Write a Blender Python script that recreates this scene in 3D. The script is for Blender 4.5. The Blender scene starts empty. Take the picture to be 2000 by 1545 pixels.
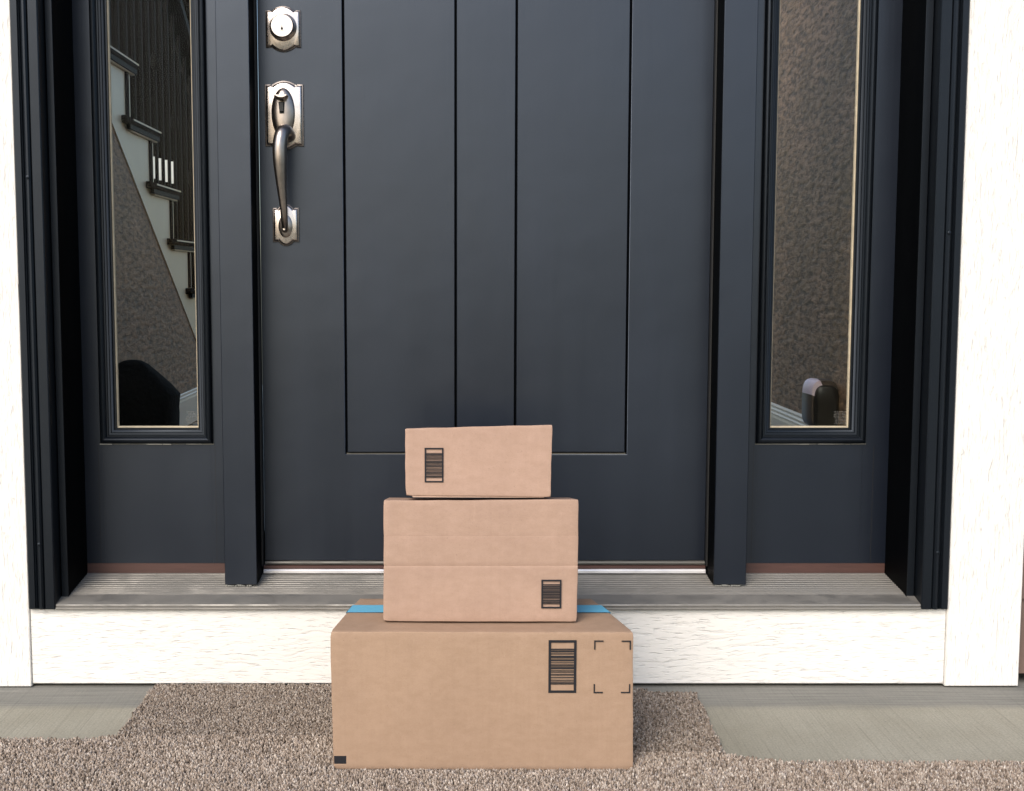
import bpy, bmesh, math, random
import numpy as np
from mathutils import Vector
R = math.radians
rnd = random.Random(7)
sc = bpy.context.scene
col = sc.collection

# ------------------------------------------------------------------ camera
cam = bpy.data.cameras.new('camera')
co = bpy.data.objects.new('camera', cam)
col.objects.link(co)
co.location = (0, 0, 0.80)
co.rotation_euler = (R(90 - 5.352), 0, 0)
cam.sensor_fit = 'HORIZONTAL'
cam.sensor_width = 36
cam.lens = 44.676
cam.shift_x = 0.055
cam.clip_start = 0.05
cam.clip_end = 500
sc.camera = co

# ------------------------------------------------------------------ world, sun, exposure
SUN_EL, SUN_AZ = 38.0, -24.0          # azimuth measured from the camera's back, towards the left
w = bpy.data.worlds.new('World')
sc.world = w
w.use_nodes = True
wn = w.node_tree
bg = wn.nodes['Background']
sky = wn.nodes.new('ShaderNodeTexSky')
sky.sky_type = 'NISHITA'
sky.sun_disc = False
sky.sun_elevation = R(SUN_EL)
sky.sun_rotation = R(180 - SUN_AZ)
sky.air_density = 1.0
sky.dust_density = 2.2
sky.ozone_density = 1.0
wn.links.new(sky.outputs[0], bg.inputs[0])
bg.inputs[1].default_value = 0.13
sl = bpy.data.lights.new('sun', 'SUN')
so = bpy.data.objects.new('sun', sl)
col.objects.link(so)
sl.energy = 1.5
sl.angle = R(34)
sl.color = (1.0, 0.945, 0.885)
d = Vector((math.sin(R(SUN_AZ)) * math.cos(R(SUN_EL)), -math.cos(R(SUN_AZ)) * math.cos(R(SUN_EL)), math.sin(R(SUN_EL))))
so.rotation_euler = d.to_track_quat('Z', 'Y').to_euler()
so.location = (-3, -6, 6)
sc.view_settings.view_transform = 'Standard'
sc.view_settings.look = 'None'
sc.view_settings.gamma = 1
sc.view_settings.exposure = 0.86

# ------------------------------------------------------------------ materials
class NT:
    def __init__(s, name):
        s.m = bpy.data.materials.new(name); s.m.use_nodes = True
        s.t = s.m.node_tree; s.b = s.t.nodes['Principled BSDF']
        s.tc = s.t.nodes.new('ShaderNodeTexCoord').outputs['Object']
    def n(s, kind, **kw):
        nd = s.t.nodes.new('ShaderNode' + kind)
        for k, v in kw.items():
            if k.startswith('_'): setattr(nd, k[1:], v)
            else: nd.inputs[k.replace('_', ' ')].default_value = v
        return nd
    def l(s, a, b): s.t.links.new(a, b)
    def mapv(s, scale, rot=(0, 0, 0), src=None):
        mp = s.n('Mapping'); mp.inputs['Scale'].default_value = scale; mp.inputs['Rotation'].default_value = rot
        s.l(src or s.tc, mp.inputs[0]); return mp.outputs[0]
    def noise(s, vec, scale, detail=4, rough=.55, dist=0):
        nd = s.n('TexNoise', Scale=scale, Detail=detail, Roughness=rough, Distortion=dist)
        s.l(vec, nd.inputs['Vector']); return nd.outputs['Fac']
    def ramp(s, fac, stops):
        r = s.n('ValToRGB'); e = r.color_ramp.elements
        while len(e) < len(stops): e.new(.5)
        for i, (p, c) in enumerate(stops):
            e[i].position = p; e[i].color = (*c, 1) if len(c) == 3 else c
        s.l(fac, r.inputs[0]); return r.outputs[0]
    def mix(s, fac, a, b, mode='MIX'):
        m = s.n('Mix', _data_type='RGBA', _blend_type=mode)
        for i, v in ((0, fac), (6, a), (7, b)):
            if hasattr(v, 'links'): s.l(v, m.inputs[i])
            elif i == 0: m.inputs[0].default_value = v
            else: m.inputs[i].default_value = (*v, 1)
        return m.outputs[2]
    def math(s, op, a, b=None):
        m = s.n('Math', _operation=op)
        for i, v in ((0, a), (1, b)):
            if v is None: continue
            if hasattr(v, 'links'): s.l(v, m.inputs[i])
            else: m.inputs[i].default_value = v
        return m.outputs[0]
    def bump(s, h, strength, dist, prev=None):
        b = s.n('Bump', Strength=strength, Distance=dist)
        s.l(h, b.inputs['Height'])
        if prev: s.l(prev, b.inputs['Normal'])
        return b.outputs[0]
    def out(s, color=None, rough=None, normal=None, metal=None, spec=None):
        for k, v in (('Base Color', color), ('Roughness', rough), ('Normal', normal), ('Metallic', metal), ('Specular IOR Level', spec)):
            if v is None: continue
            if hasattr(v, 'links'): s.l(v, s.b.inputs[k])
            elif k == 'Base Color': s.b.inputs[k].default_value = (*v, 1)
            else: s.b.inputs[k].default_value = v
        return s.m

def gray(v): return (v, v, v)

def paint(name, c, rough=.38, spec=.5, grain=1.0):
    n = NT(name); n.b.inputs['Specular Tint'].default_value = (.74, .84, .98, 1)
    streak = n.noise(n.mapv((90, 90, 3)), 1.0, 5, .6)
    blot = n.noise(n.mapv((4, 4, 2)), 1.0, 4)
    peel = n.noise(n.tc, 520, 2)
    dust = n.ramp(n.noise(n.tc, 240, 2, .6), [(.74, gray(0)), (.80, gray(1))])
    cc = n.mix(n.math('MULTIPLY', blot, .6), tuple(x * .82 for x in c), tuple(x * 1.3 for x in c))
    cc = n.mix(n.math('MULTIPLY', dust, .16), cc, (.16, .15, .14))
    nm = n.bump(streak, .05 * grain, .002); nm = n.bump(n.noise(n.tc, 3.2, 3), .10, .02, nm); nm = n.bump(peel, .10 * grain, .0006, nm)
    rr = n.math('ADD', n.math('MULTIPLY', n.math('MULTIPLY', blot, n.noise(n.mapv((14, 14, .8)), 1.0, 3)), .26), rough - .065)
    return n.out(cc, rr, nm, spec=spec)

def wood_white(name, horizontal):
    n = NT(name)
    sc1 = (3.4, 20, 34) if horizontal else (34, 20, 3.4)
    warp = n.noise(n.mapv((5, 5, 9) if horizontal else (9, 5, 5)), 1.0, 2)
    v = n.n('VectorMath', _operation='ADD'); n.l(n.mapv(sc1), v.inputs[0])
    cx = n.n('CombineXYZ'); k = n.math('MULTIPLY', warp, 3.0)
    n.l(k, cx.inputs[2 if horizontal else 0]); n.l(cx.outputs[0], v.inputs[1])
    grain = n.noise(v.outputs[0], 3.2, 6, .62)
    line = n.ramp(grain, [(.33, gray(0)), (.42, gray(.75)), (.52, gray(1))])
    v2 = n.n('VectorMath', _operation='ADD')
    n.l(n.mapv((34, 60, 230) if horizontal else (230, 60, 34)), v2.inputs[0]); n.l(cx.outputs[0], v2.inputs[1])
    fine = n.noise(v2.outputs[0], 1.0, 3, .6)
    fl = n.ramp(fine, [(.30, gray(0)), (.44, gray(1))])
    blot = n.noise(n.tc, 6, 4)
    c = n.mix(n.math('MULTIPLY', blot, .8), (.705, .68, .63), (.73, .715, .675))
    c = n.mix(n.math('MULTIPLY', n.math('SUBTRACT', 1.0, fl), .24), c, (.66, .645, .62))
    c = n.mix(n.math('MULTIPLY', n.math('SUBTRACT', 1.0, line), .13), c, (.62, .60, .57))
    nm = n.bump(line, .38, .0020); nm = n.bump(fl, .8, .0013, nm)
    nm = n.bump(n.noise(n.tc, 160, 3), .2, .001, nm)
    return n.out(c, .62, nm, spec=.3)

def cardboard(name, c, seed):
    n = NT(name)
    mp = n.n('Mapping'); mp.inputs['Location'].default_value = (seed, seed * .7, seed * 1.3); n.l(n.tc, mp.inputs[0]); base = mp.outputs[0]
    blot = n.noise(n.mapv((9, 9, 13), src=base), 1.0, 5, .6)
    mott = n.noise(n.mapv((55, 55, 95), src=base), 1.0, 5, .65)
    fib = n.noise(n.mapv((420, 420, 900), src=base), 1.0, 4, .7)
    cor = n.noise(n.mapv((150, 150, 6), src=base), 1.0, 2, .5)
    cc = n.mix(n.ramp(blot, [(.3, gray(0)), (.7, gray(1))]), tuple(x * .95 for x in c), (c[0] * 1.04, c[1] * 1.045, c[2] * 1.045))
    cc = n.mix(n.ramp(mott, [(.36, gray(.0)), (.66, gray(1))]), n.mix(1.0, cc, (.91, .90, .88), 'MULTIPLY'), cc)
    flute = n.noise(n.mapv((170, 170, 2.5), src=base), 1.0, 2, .5)
    cc = n.mix(n.math('MULTIPLY', n.ramp(flute, [(.35, gray(1)), (.55, gray(0))]), .10), cc, tuple(x * .72 for x in c))
    cc = n.mix(n.math('MULTIPLY', n.ramp(fib, [(.38, gray(1)), (.5, gray(0))]), .22), cc, tuple(x * .6 for x in c))
    gm = n.n('NewGeometry')
    worn = n.ramp(n.math('ADD', gm.outputs['Pointiness'], n.math('MULTIPLY', n.math('SUBTRACT', mott, .5), .06)), [(.53, gray(0)), (.60, gray(1))])
    cc = n.mix(n.math('MULTIPLY', worn, .45), cc, (min(1, c[0] * 1.45), c[1] * 1.5, c[2] * 1.5))
    scuf = n.ramp(n.noise(n.mapv((30, 30, 7), (0, R(25), 0), base), 1.0, 6, .75, .6), [(.63, gray(0)), (.70, gray(1))])
    cc = n.mix(n.math('MULTIPLY', scuf, .22), cc, (c[0] * 1.35, c[1] * 1.4, c[2] * 1.42))
    spk = n.ramp(n.noise(n.mapv((330, 330, 330), src=base), 1.0, 2, .5), [(.26, gray(1)), (.31, gray(0))])
    cc = n.mix(n.math('MULTIPLY', spk, .35), cc, tuple(x * .45 for x in c))
    nm = n.bump(blot, .04, .003); nm = n.bump(cor, .04, .0006, nm); nm = n.bump(fib, .16, .0004, nm)
    return n.out(cc, .72, nm, spec=.22)

def plain(name, c, rough=.6, metal=0, spec=.5, var=.12, scale=40, bump=.1, dist=.001, vscale=None):
    n = NT(name)
    f = n.noise(n.mapv(vscale) if vscale else n.tc, 1.0 if vscale else scale, 4)
    cc = n.mix(f, tuple(x * (1 - var) for x in c), tuple(x * (1 + var) for x in c))
    return n.out(cc, rough, n.bump(f, bump, dist), metal, spec)

M = {}
M['paint'] = paint('navy_black_door_paint', (.0016, .0031, .0080), .35, .76)
M['frame'] = paint('black_frame_paint', (.0030, .0042, .0060), .38, .36, 1.3)
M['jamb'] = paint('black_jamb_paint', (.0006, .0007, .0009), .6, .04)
M['rubber'] = plain('black_rubber', (.006, .006, .006), .6)
M['white_h'] = wood_white('white_embossed_board_grain_along', True)
M['white_v'] = wood_white('white_embossed_board_grain_up', False)
M['box_big'] = cardboard('kraft_cardboard_tan', (.352, .238, .162), 3.1)
M['box_mid'] = cardboard('kraft_cardboard_rosy', (.385, .260, .194), 11.7)
M['box_small'] = cardboard('kraft_cardboard_pinkish', (.412, .276, .208), 23.3)
M['ink'] = plain('black_printing_ink', (.012, .012, .015), .7, spec=.3)
M['tape'] = plain('light_blue_tape', (.12, .40, .58), .45, var=.03)
M['brown_wood'] = plain('brown_stained_strip', (.062, .028, .022), .5, var=.35, vscale=(12, 40, 160), bump=.2)
M['bead'] = plain('beige_glazing_bead', (.40, .34, .24), .6, var=.35, scale=60, bump=.2)
M['bar_black'] = plain('black_baluster_paint', (.010, .009, .008), .6, spec=.07)
M['skirt'] = plain('off_white_stair_paint', (.93, .81, .56), .45, var=.08, scale=8)
M['base'] = plain('greyish_white_baseboard_paint', (.88, .76, .58), .42, var=.06)
M['bag'] = plain('black_canvas', (.007, .007, .007), .9, spec=.08, var=.6, scale=90, bump=.6, dist=.006)
M['shell'] = plain('pale_pinkish_plastic', (.90, .72, .80), .35)
M['dark_shell'] = plain('dark_brown_plastic', (.022, .018, .014), .4)
M['sticker'] = plain('pale_etched_print', (.16, .155, .14), .7)
M['siding'] = plain('brown_siding_paint', (.13, .085, .065), .6, var=.15)
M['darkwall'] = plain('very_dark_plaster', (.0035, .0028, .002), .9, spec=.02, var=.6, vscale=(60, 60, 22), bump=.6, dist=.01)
M['chip'] = plain('pale_caulk', (.20, .195, .17), .7, var=.3)

def nickel(name, c, rough):
    n = NT(name)
    br = n.noise(n.mapv((30, 30, 900)), 1.0, 3)
    tarn = n.noise(n.tc, 90, 4)
    cc = n.mix(n.ramp(tarn, [(.35, gray(0)), (.65, gray(1))]), tuple(x * .86 for x in c), c)
    return n.out(cc, n.math('ADD', n.math('MULTIPLY', tarn, .1), rough - .05), n.bump(br, .07, .0003), 1.0)
M['nickel'] = nickel('satin_nickel', (.66, .59, .54), .27)
M['nickel_reflection'] = nickel('nickel_painted_dark_reflection', (.17, .15, .14), .34)
M['nickel_dark'] = nickel('antiqued_nickel', (.36, .315, .285), .30)

def aluminium(name, c, rough, dirt=.55):
    n = NT(name)
    br = n.noise(n.mapv((4, 300, 300)), 1.0, 3)
    dr = n.noise(n.mapv((12, 14, 14)), 1.0, 6, .65, .4)
    dd = n.ramp(dr, [(.40, gray(0)), (.68, gray(1))])
    cc = n.mix(br, tuple(x * .85 for x in c), c)
    cc = n.mix(n.math('MULTIPLY', dd, dirt), cc, (.13, .122, .105))
    n.l(n.math('SUBTRACT', .70, n.math('MULTIPLY', dd, .5)), n.b.inputs['Metallic'])
    return n.out(cc, n.math('ADD', n.math('MULTIPLY', dd, .3), rough), n.bump(br, .1, .0004))
M['alu'] = aluminium('brushed_aluminium', (.26, .245, .22), .52)
M['alu_bright'] = aluminium('bright_aluminium', (.80, .78, .77), .30, .15)

def concrete():
    n = NT('broomed_concrete')
    blot = n.noise(n.tc, 3.5, 6, .62)
    fine = n.noise(n.tc, 260, 4, .7)
    broom = n.noise(n.mapv((260, 2.6, 1), (0, 0, R(-38))), 1.0, 4, .6, .1)
    broom2 = n.noise(n.mapv((60, 1.2, 1), (0, 0, R(-34))), 1.0, 3, .6, .2)
    pits = n.ramp(n.noise(n.tc, 170, 3, .6), [(.25, gray(1)), (.33, gray(0))])
    c = n.mix(n.ramp(blot, [(.3, gray(0)), (.7, gray(1))]), (.280, .262, .202), (.375, .352, .282))
    c = n.mix(n.math('MULTIPLY', n.ramp(broom, [(.30, gray(1)), (.48, gray(0))]), .30), c, (.11, .10, .075))
    c = n.mix(n.math('MULTIPLY', n.ramp(broom2, [(.60, gray(0)), (.72, gray(1))]), .30), c, (.40, .38, .31))
    c = n.mix(n.math('MULTIPLY', n.ramp(fine, [(.35, gray(1)), (.6, gray(0))]), .38), c, (.12, .108, .085))
    c = n.mix(n.math('MULTIPLY', pits, .5), c, (.06, .055, .045))
    # darker, greyer band that runs along the foot of the board
    sx = n.n('SeparateXYZ'); n.l(n.tc, sx.inputs[0])
    wob = n.noise(n.mapv((6, 30, 1)), 1.0, 5)
    e = n.math('ADD', sx.outputs[1], n.math('MULTIPLY', n.math('SUBTRACT', wob, .5), .05))
    mr = n.n('MapRange'); n.l(e, mr.inputs[0]); mr.inputs[1].default_value = 2.302; mr.inputs[2].default_value = 2.335
    st = n.noise(n.mapv((5, 140, 1)), 1.0, 4, .6)
    band_tone = n.mix(n.ramp(st, [(.3, gray(0)), (.7, gray(1))]), (.085, .088, .088), (.21, .205, .19))
    c = n.mix(n.math('MULTIPLY', mr.outputs[0], .66), c, band_tone)
    nm = n.bump(broom, .5, .0018); nm = n.bump(fine, .5, .0012, nm)
    return n.out(c, .85, nm, spec=.25)
M['concrete'] = concrete()

def stucco():
    n = NT('dark_brown_textured_plaster')
    a = n.noise(n.mapv((1, .28, .8)), 84, 6, .66, .35)
    v = n.n('TexVoronoi', Scale=70.0, _feature='SMOOTH_F1'); n.l(n.mapv((1, .28, .8)), v.inputs[0])
    blot = n.noise(n.tc, 5, 4)
    c = n.mix(n.ramp(blot, [(.35, gray(0)), (.65, gray(1))]), (.38, .235, .125), (.52, .31, .18))
    c = n.mix(n.ramp(a, [(.38, gray(1)), (.60, gray(0))]), c, (.16, .10, .058))
    c = n.mix(n.math('MULTIPLY', n.ramp(a, [(.60, gray(0)), (.78, gray(1))]), .5), c, (.54, .38, .25))
    nm = n.bump(a, .8, .006); nm = n.bump(v.outputs[0], .4, .006, nm)
    return n.out(c, .6, nm)
M['stucco'] = stucco()

def glass():
    n = NT('window_glass')
    for x in list(n.t.nodes):
        if x.type == 'BSDF_PRINCIPLED': n.t.nodes.remove(x)
    tr = n.n('BsdfTransparent', Color=(.93, .95, .93, 1)); gl = n.n('BsdfGlossy', Roughness=.02)
    fr = n.n('Fresnel', IOR=1.11)
    mx = n.n('MixShader'); n.l(fr.outputs[0], mx.inputs[0]); n.l(tr.outputs[0], mx.inputs[1]); n.l(gl.outputs[0], mx.inputs[2])
    # dried rain runs and dust on the pane
    run = n.noise(n.mapv((330, 10, 36)), 1.0, 4, .7)
    blo = n.noise(n.mapv((8, 8, 5)), 1.0, 3)
    k = n.math('MULTIPLY', n.ramp(run, [(.52, gray(0)), (.72, gray(1))]), n.ramp(blo, [(.35, gray(.1)), (.7, gray(1))]))
    df = n.n('BsdfDiffuse', Color=(.40, .37, .31, 1))
    m2 = n.n('MixShader'); n.l(n.math('MULTIPLY', k, .006), m2.inputs[0]); n.l(mx.outputs[0], m2.inputs[1]); n.l(df.outputs[0], m2.inputs[2])
    n.l(m2.outputs[0], n.t.nodes['Material Output'].inputs[0])
    return n.m
M['glass'] = glass()

def pile(name, dark=False):
    n = NT(name)
    at = n.n('VertexColor'); at.layer_name = 'tuft'
    return n.out(at.outputs[0], .95, spec=.08)
M['pile'] = pile('flecked_brown_carpet_pile')
M['backing'] = plain('dark_carpet_backing', (.05, .042, .035), .95, var=.4, scale=200)

# ------------------------------------------------------------------ builders
class MB:
    def __init__(s): s.v = []; s.f = []
    def add(s, vs, fs):
        o = len(s.v); s.v += [tuple(v) for v in vs]; s.f += [tuple(i + o for i in f) for f in fs]
    def box(s, x0, x1, y0, y1, z0, z1):
        s.add([(x0, y0, z0), (x1, y0, z0), (x1, y1, z0), (x0, y1, z0), (x0, y0, z1), (x1, y0, z1), (x1, y1, z1), (x0, y1, z1)],
              [(0, 3, 2, 1), (4, 5, 6, 7), (0, 1, 5, 4), (1, 2, 6, 5), (2, 3, 7, 6), (3, 0, 4, 7)])
    def loft(s, rings, caps=True):
        n = len(rings[0]); o = len(s.v)
        for r in rings: s.v += [tuple(p) for p in r]
        for i in range(len(rings) - 1):
            for j in range(n):
                a = o + i * n + j; b = o + i * n + (j + 1) % n
                s.f.append((a, b, b + n, a + n))
        if caps:
            s.f.append(tuple(o + j for j in range(n))[::-1])
            s.f.append(tuple(o + (len(rings) - 1) * n + j for j in range(n)))
    def extrude_profile_x(s, prof, x0, x1):      # prof: closed list of (y, z)
        s.loft([[(x0, y, z) for y, z in prof], [(x1, y, z) for y, z in prof]])
    def extrude_profile_z(s, prof, z0, z1):      # prof: closed list of (x, y)
        s.loft([[(x, y, z0) for x, y in prof], [(x, y, z1) for x, y in prof]])
    def tube(s, pts, rad, n=16):
        rings = []
        P = [Vector(p) for p in pts]
        for i, p in enumerate(P):
            t = (P[min(i + 1, len(P) - 1)] - P[max(i - 1, 0)]).normalized()
            a = t.cross(Vector((1, 0, 0))); a.normalize(); b = t.cross(a)
            r = rad[i] if isinstance(rad, (list, tuple)) else rad
            rings.append([p + (a * math.cos(2 * math.pi * k / n) + b * math.sin(2 * math.pi * k / n)) * r for k in range(n)])
        s.loft(rings)
    def disc_stack(s, cx, cz, layers, n=40):     # layers: (radius_x, radius_z, y)
        s.loft([[(cx + rx * math.cos(2 * math.pi * k / n), y, cz + rz * math.sin(2 * math.pi * k / n)) for k in range(n)] for rx, rz, y in layers])
    def build(s, name, mat, parent=None, bevel=0, smooth=False, seg=2):
        me = bpy.data.meshes.new(name); me.from_pydata(s.v, [], s.f)
        bm = bmesh.new(); bm.from_mesh(me); bmesh.ops.recalc_face_normals(bm, faces=bm.faces); bm.to_mesh(me); bm.free()
        o = bpy.data.objects.new(name, me); col.objects.link(o)
        me.materials.append(M[mat] if isinstance(mat, str) else mat)
        if bevel:
            b = o.modifiers.new('bevel', 'BEVEL'); b.width = bevel; b.segments = seg; b.limit_method = 'ANGLE'; b.angle_limit = R(35)
        if smooth or bevel: me.polygons.foreach_set('use_smooth', [True] * len(me.polygons))
        if smooth or bevel:
            try:
                me.set_sharp_from_angle(angle=R(38 if smooth else 60))
            except Exception: pass
        if parent is not None:
            o.parent = parent
            o.location = -Vector(parent_world(parent))
        return o

def parent_world(p):
    v = Vector(p.location)
    while p.parent: p = p.parent; v += Vector(p.location)
    return v

def thing(name, label, cat, loc, group=None):
    o = bpy.data.objects.new(name, None); col.objects.link(o); o.location = loc
    o.empty_display_size = .05
    return tag(o, label, cat, group)

def tag(o, label, cat, group=None, kind=None):
    o['label'] = label; o['category'] = cat
    if group: o['group'] = group
    if kind: o['kind'] = kind
    return o

def struct(o, label=None, cat=None):
    o['kind'] = 'structure'
    if label: o['label'] = label
    if cat: o['category'] = cat
    return o

def crv(pts, n):      # smooth Catmull-Rom resample of tuples of any length
    out = []
    P = [pts[0]] + list(pts) + [pts[-1]]
    for i in range(1, len(P) - 2):
        for k in range(n):
            t = k / n
            out.append(tuple(.5 * ((2 * b) + (-a + c) * t + (2 * a - 5 * b + 4 * c - d_) * t * t + (-a + 3 * b - 3 * c + d_) * t ** 3)
                             for a, b, c, d_ in zip(P[i - 1], P[i], P[i + 1], P[i + 2])))
    out.append(tuple(pts[-1])); return out

# ------------------------------------------------------------------ setting: ground
TOP = 2.26            # head of the doorway, above the picture
g = MB(); g.box(-60, 60, -80, -.6, -.25, -.03)
struct(g.build('added_lawn', plain('added_lawn_dark', (.035, .045, .02), .9, var=.5, scale=30)), 'unseen dark ground added beyond the porch to darken door reflections', 'ground')  # out of view, added so the lower door reflects something dark
g = MB(); g.box(-6, 6, -.6, 2.60, -.25, -.004)
struct(g.build('porch_floor', 'concrete'), 'broomed grey concrete porch floor', 'floor')
g = MB(); g.box(-1.4, 1.6, 2.75, 6.5, .05, .245)
struct(g.build('hall_floor', plain('hall_floor_wood', (.10, .075, .055), .35, var=.4, vscale=(60, 3, 60))), 'dim brown hall floor behind the door', 'floor')

# ------------------------------------------------------------------ white trim boards
b = MB(); b.box(-.832, .959, 2.435, 2.60, .003, .1525)
tag(b.build('skirt_board', 'white_h', bevel=.0015), 'long white wood grain board under the metal sill', 'trim board')
b = MB(); b.box(-1.10, -.8325, 2.4305, 2.60, -.002, TOP + .06)
tag(b.build('trim_board', 'white_v', bevel=.002), 'white upright wood grain board left of the black frame', 'trim board', 'upright white boards either side of the doorway')
b = MB(); b.box(.9595, 1.1045, 2.4305, 2.60, -.001, TOP + .06)
tag(b.build('trim_board', 'white_v', bevel=.002), 'white upright wood grain board right of the black frame', 'trim board', 'upright white boards either side of the doorway')
b = MB(); b.box(-1.10, 1.1045, 2.4305, 2.60, TOP + .0625, TOP + .22)
tag(b.build('head_board', 'white_h', bevel=.002), 'white head board above the black door frame', 'trim board')
for x0, x1, lab in ((1.107, 4.0, 'brown siding at the right edge past the white board'), (-4.0, -1.102, 'brown siding beyond the left white board')):
    b = MB(); z = .02
    while z < 2.5:
        b.add([(x0, 2.447, z), (x1, 2.447, z), (x1, 2.458, z + .149), (x0, 2.458, z + .149), (x0, 2.60, z), (x1, 2.60, z), (x1, 2.60, z + .149), (x0, 2.60, z + .149)],
              [(0, 1, 2, 3), (4, 7, 6, 5), (0, 4, 5, 1), (3, 2, 6, 7), (0, 3, 7, 4), (1, 5, 6, 2)]); z += .15
    tag(b.build('wall_siding', 'siding'), lab, 'wall')
b = MB(); b.box(-1.10, 1.1045, 2.46, 2.60, TOP + .2225, 2.62)
tag(b.build('upper_wall', 'siding'), 'brown wall above the doorway', 'wall')

# ------------------------------------------------------------------ door frame
fr = thing('door_frame', 'black painted frame with two posts between door and side windows', 'door frame', (.061, 2.50, .153))
def brickmould(xo, xi, nails):
    sgn = 1 if xi > xo else -1; wv = abs(xi - xo)
    P = [(0, 2.470), (0, 2.4265), (.0025, 2.4235), (.0135, 2.4235), (.0150, 2.4262), (.0175, 2.4240), (.0190, 2.4268), (.0215, 2.4225),
         (.0245, 2.4195), (.0280, 2.4195), (.0310, 2.4230), (.0325, 2.4265), (.0345, 2.4225), (.0365, 2.4225),
         (wv - .002, 2.4225), (wv, 2.4245), (wv, 2.470)]
    m = MB(); m.extrude_profile_z([(xo + sgn * a, y) for a, y in P], .1555, TOP + .045)
    o = m.build('brick_mould', 'frame', fr)
    for z in nails:
        q = MB(); q.disc_stack(xo + sgn * .0262, z, [(.0034, .0034, 2.4200), (.0034, .0034, 2.4178), (.0022, .0022, 2.4172)], 16)
        q.build('nail_head', 'frame', o, smooth=True)
brickmould(-.8318, -.7790, (.986, .284, 1.66))
brickmould(.9588, .9058, (.882, .268, 1.56))
m = MB(); m.box(-.8318, .9588, 2.4235, 2.470, TOP + .0455, TOP + .060); m.build('head_mould', 'frame', fr, bevel=.001)
for s_, xa, xb, xc in ((-1, -.7788, -.7640, -.7545), (1, .9056, .8900, .8780)):
    m = MB()
    prof = [(xa, 2.62), (xa, 2.4640), (xa - s_ * .0012, 2.4628), (xb + s_ * .0012, 2.4628), (xb, 2.4640), (xb, 2.5750), (xb, 2.62)]
    m.extrude_profile_z(prof, .160, TOP + .044); m.build('side_jamb', 'jamb', fr)
    m = MB(); m.box(min(xa - s_ * .0014, xb + s_ * .0002), max(xa - s_ * .0014, xb + s_ * .0002), 2.4606, 2.4626, .1705, TOP + .04)
    m.build('jamb_edge', 'frame', fr, bevel=.0006)
m = MB(); m.box(-.7638, .8898, 2.47, 2.62, TOP - .02, TOP + .0435); m.build('head_jamb', 'frame', fr)
for xa, xb in ((-.4633, -.4000), (.5190, .5830)):
    m = MB(); m.box(xa, xb, 2.5120, 2.5900, .1825, TOP - .021); o = m.build('mullion_post', 'jamb', fr)
    m = MB(); m.box(xa - .0005, xb + .0005, 2.5085, 2.5118, .1828, TOP - .022); m.build('post_face', 'paint', o, bevel=.0012)
    m = MB()
    for k in range(12):
        x = xa + (xb - xa - .008) * (k + rnd.random() * .5) / 12; m.box(x, x + .002 + rnd.random() * .005, 2.5072, 2.5084, .1800, .1818 + rnd.random() * .0016)
    m.build('caulk_crumb', 'chip', o)
    m = MB(); m.box(xa + .004, xb - .004, 2.590, 2.62, .205, TOP - .021); m.build('post_back', 'jamb', o)
for xa, xb in ((-.3998, -.3968), (.5162, .5188)):
    m = MB(); m.box(xa, xb, 2.575, 2.60, .205, TOP - .022); m.build('weatherstrip', 'rubber', fr)

# ------------------------------------------------------------------ door
dr = thing('front_door', 'dark navy front door with grooved planks and nickel hardware', 'door', (.061, 2.60, .207))
YD = 2.590
m = MB(); m.box(-.395, .5158, YD + .0065, YD + .042, .2140, TOP - .024); core = m.build('door_core', 'jamb', dr)
GX0, GX1, GZ = -.2245, .3495, .4385
m = MB()
e = .0022
U = [(-.395, .2140), (.5158, .2140), (.5158, TOP - .024), (GX1 + e, TOP - .024), (GX1 + e, GZ - .0028), (GX0 - e, GZ - .0028), (GX0 - e, TOP - .024), (-.395, TOP - .024)]
m.loft([[(x, YD, z) for x, z in U], [(x, YD + .0062, z) for x, z in U]])
m.build('door_frame_rails', 'paint', dr, bevel=.0010)
xs = [GX0, .0, .1218, GX1]
for i in range(3):
    m = MB(); m.box(xs[i] + e, xs[i + 1] - e, YD + .0012, YD + .0062, GZ + .0018, TOP - .024)
    m.build('plank', 'paint', dr, bevel=.0010)
m = MB(); m.add([(GX0, YD + .0004, GZ - .0027), (GX1, YD + .0004, GZ - .0027), (GX1, YD + .0063, GZ - .0002), (GX0, YD + .0063, GZ - .0002)], [(0, 1, 2, 3)])
m.build('groove_ledge', plain('ledge_painted_highlight', (.075, .070, .055), .8, var=.4, scale=90), dr)  # paler colour paints in the light caught by the groove's lower lip
m = MB()
m.extrude_profile_x([(YD + .002, .2138), (YD - .004, .2128), (YD - .0055, .2095), (YD - .004, .2062), (YD + .03, .2055), (YD + .03, .2138)], -.394, .5150)
m.build('door_sweep', aluminium('weathered_aluminium', (.11, .105, .095), .5, .8), dr, smooth=True)

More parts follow.
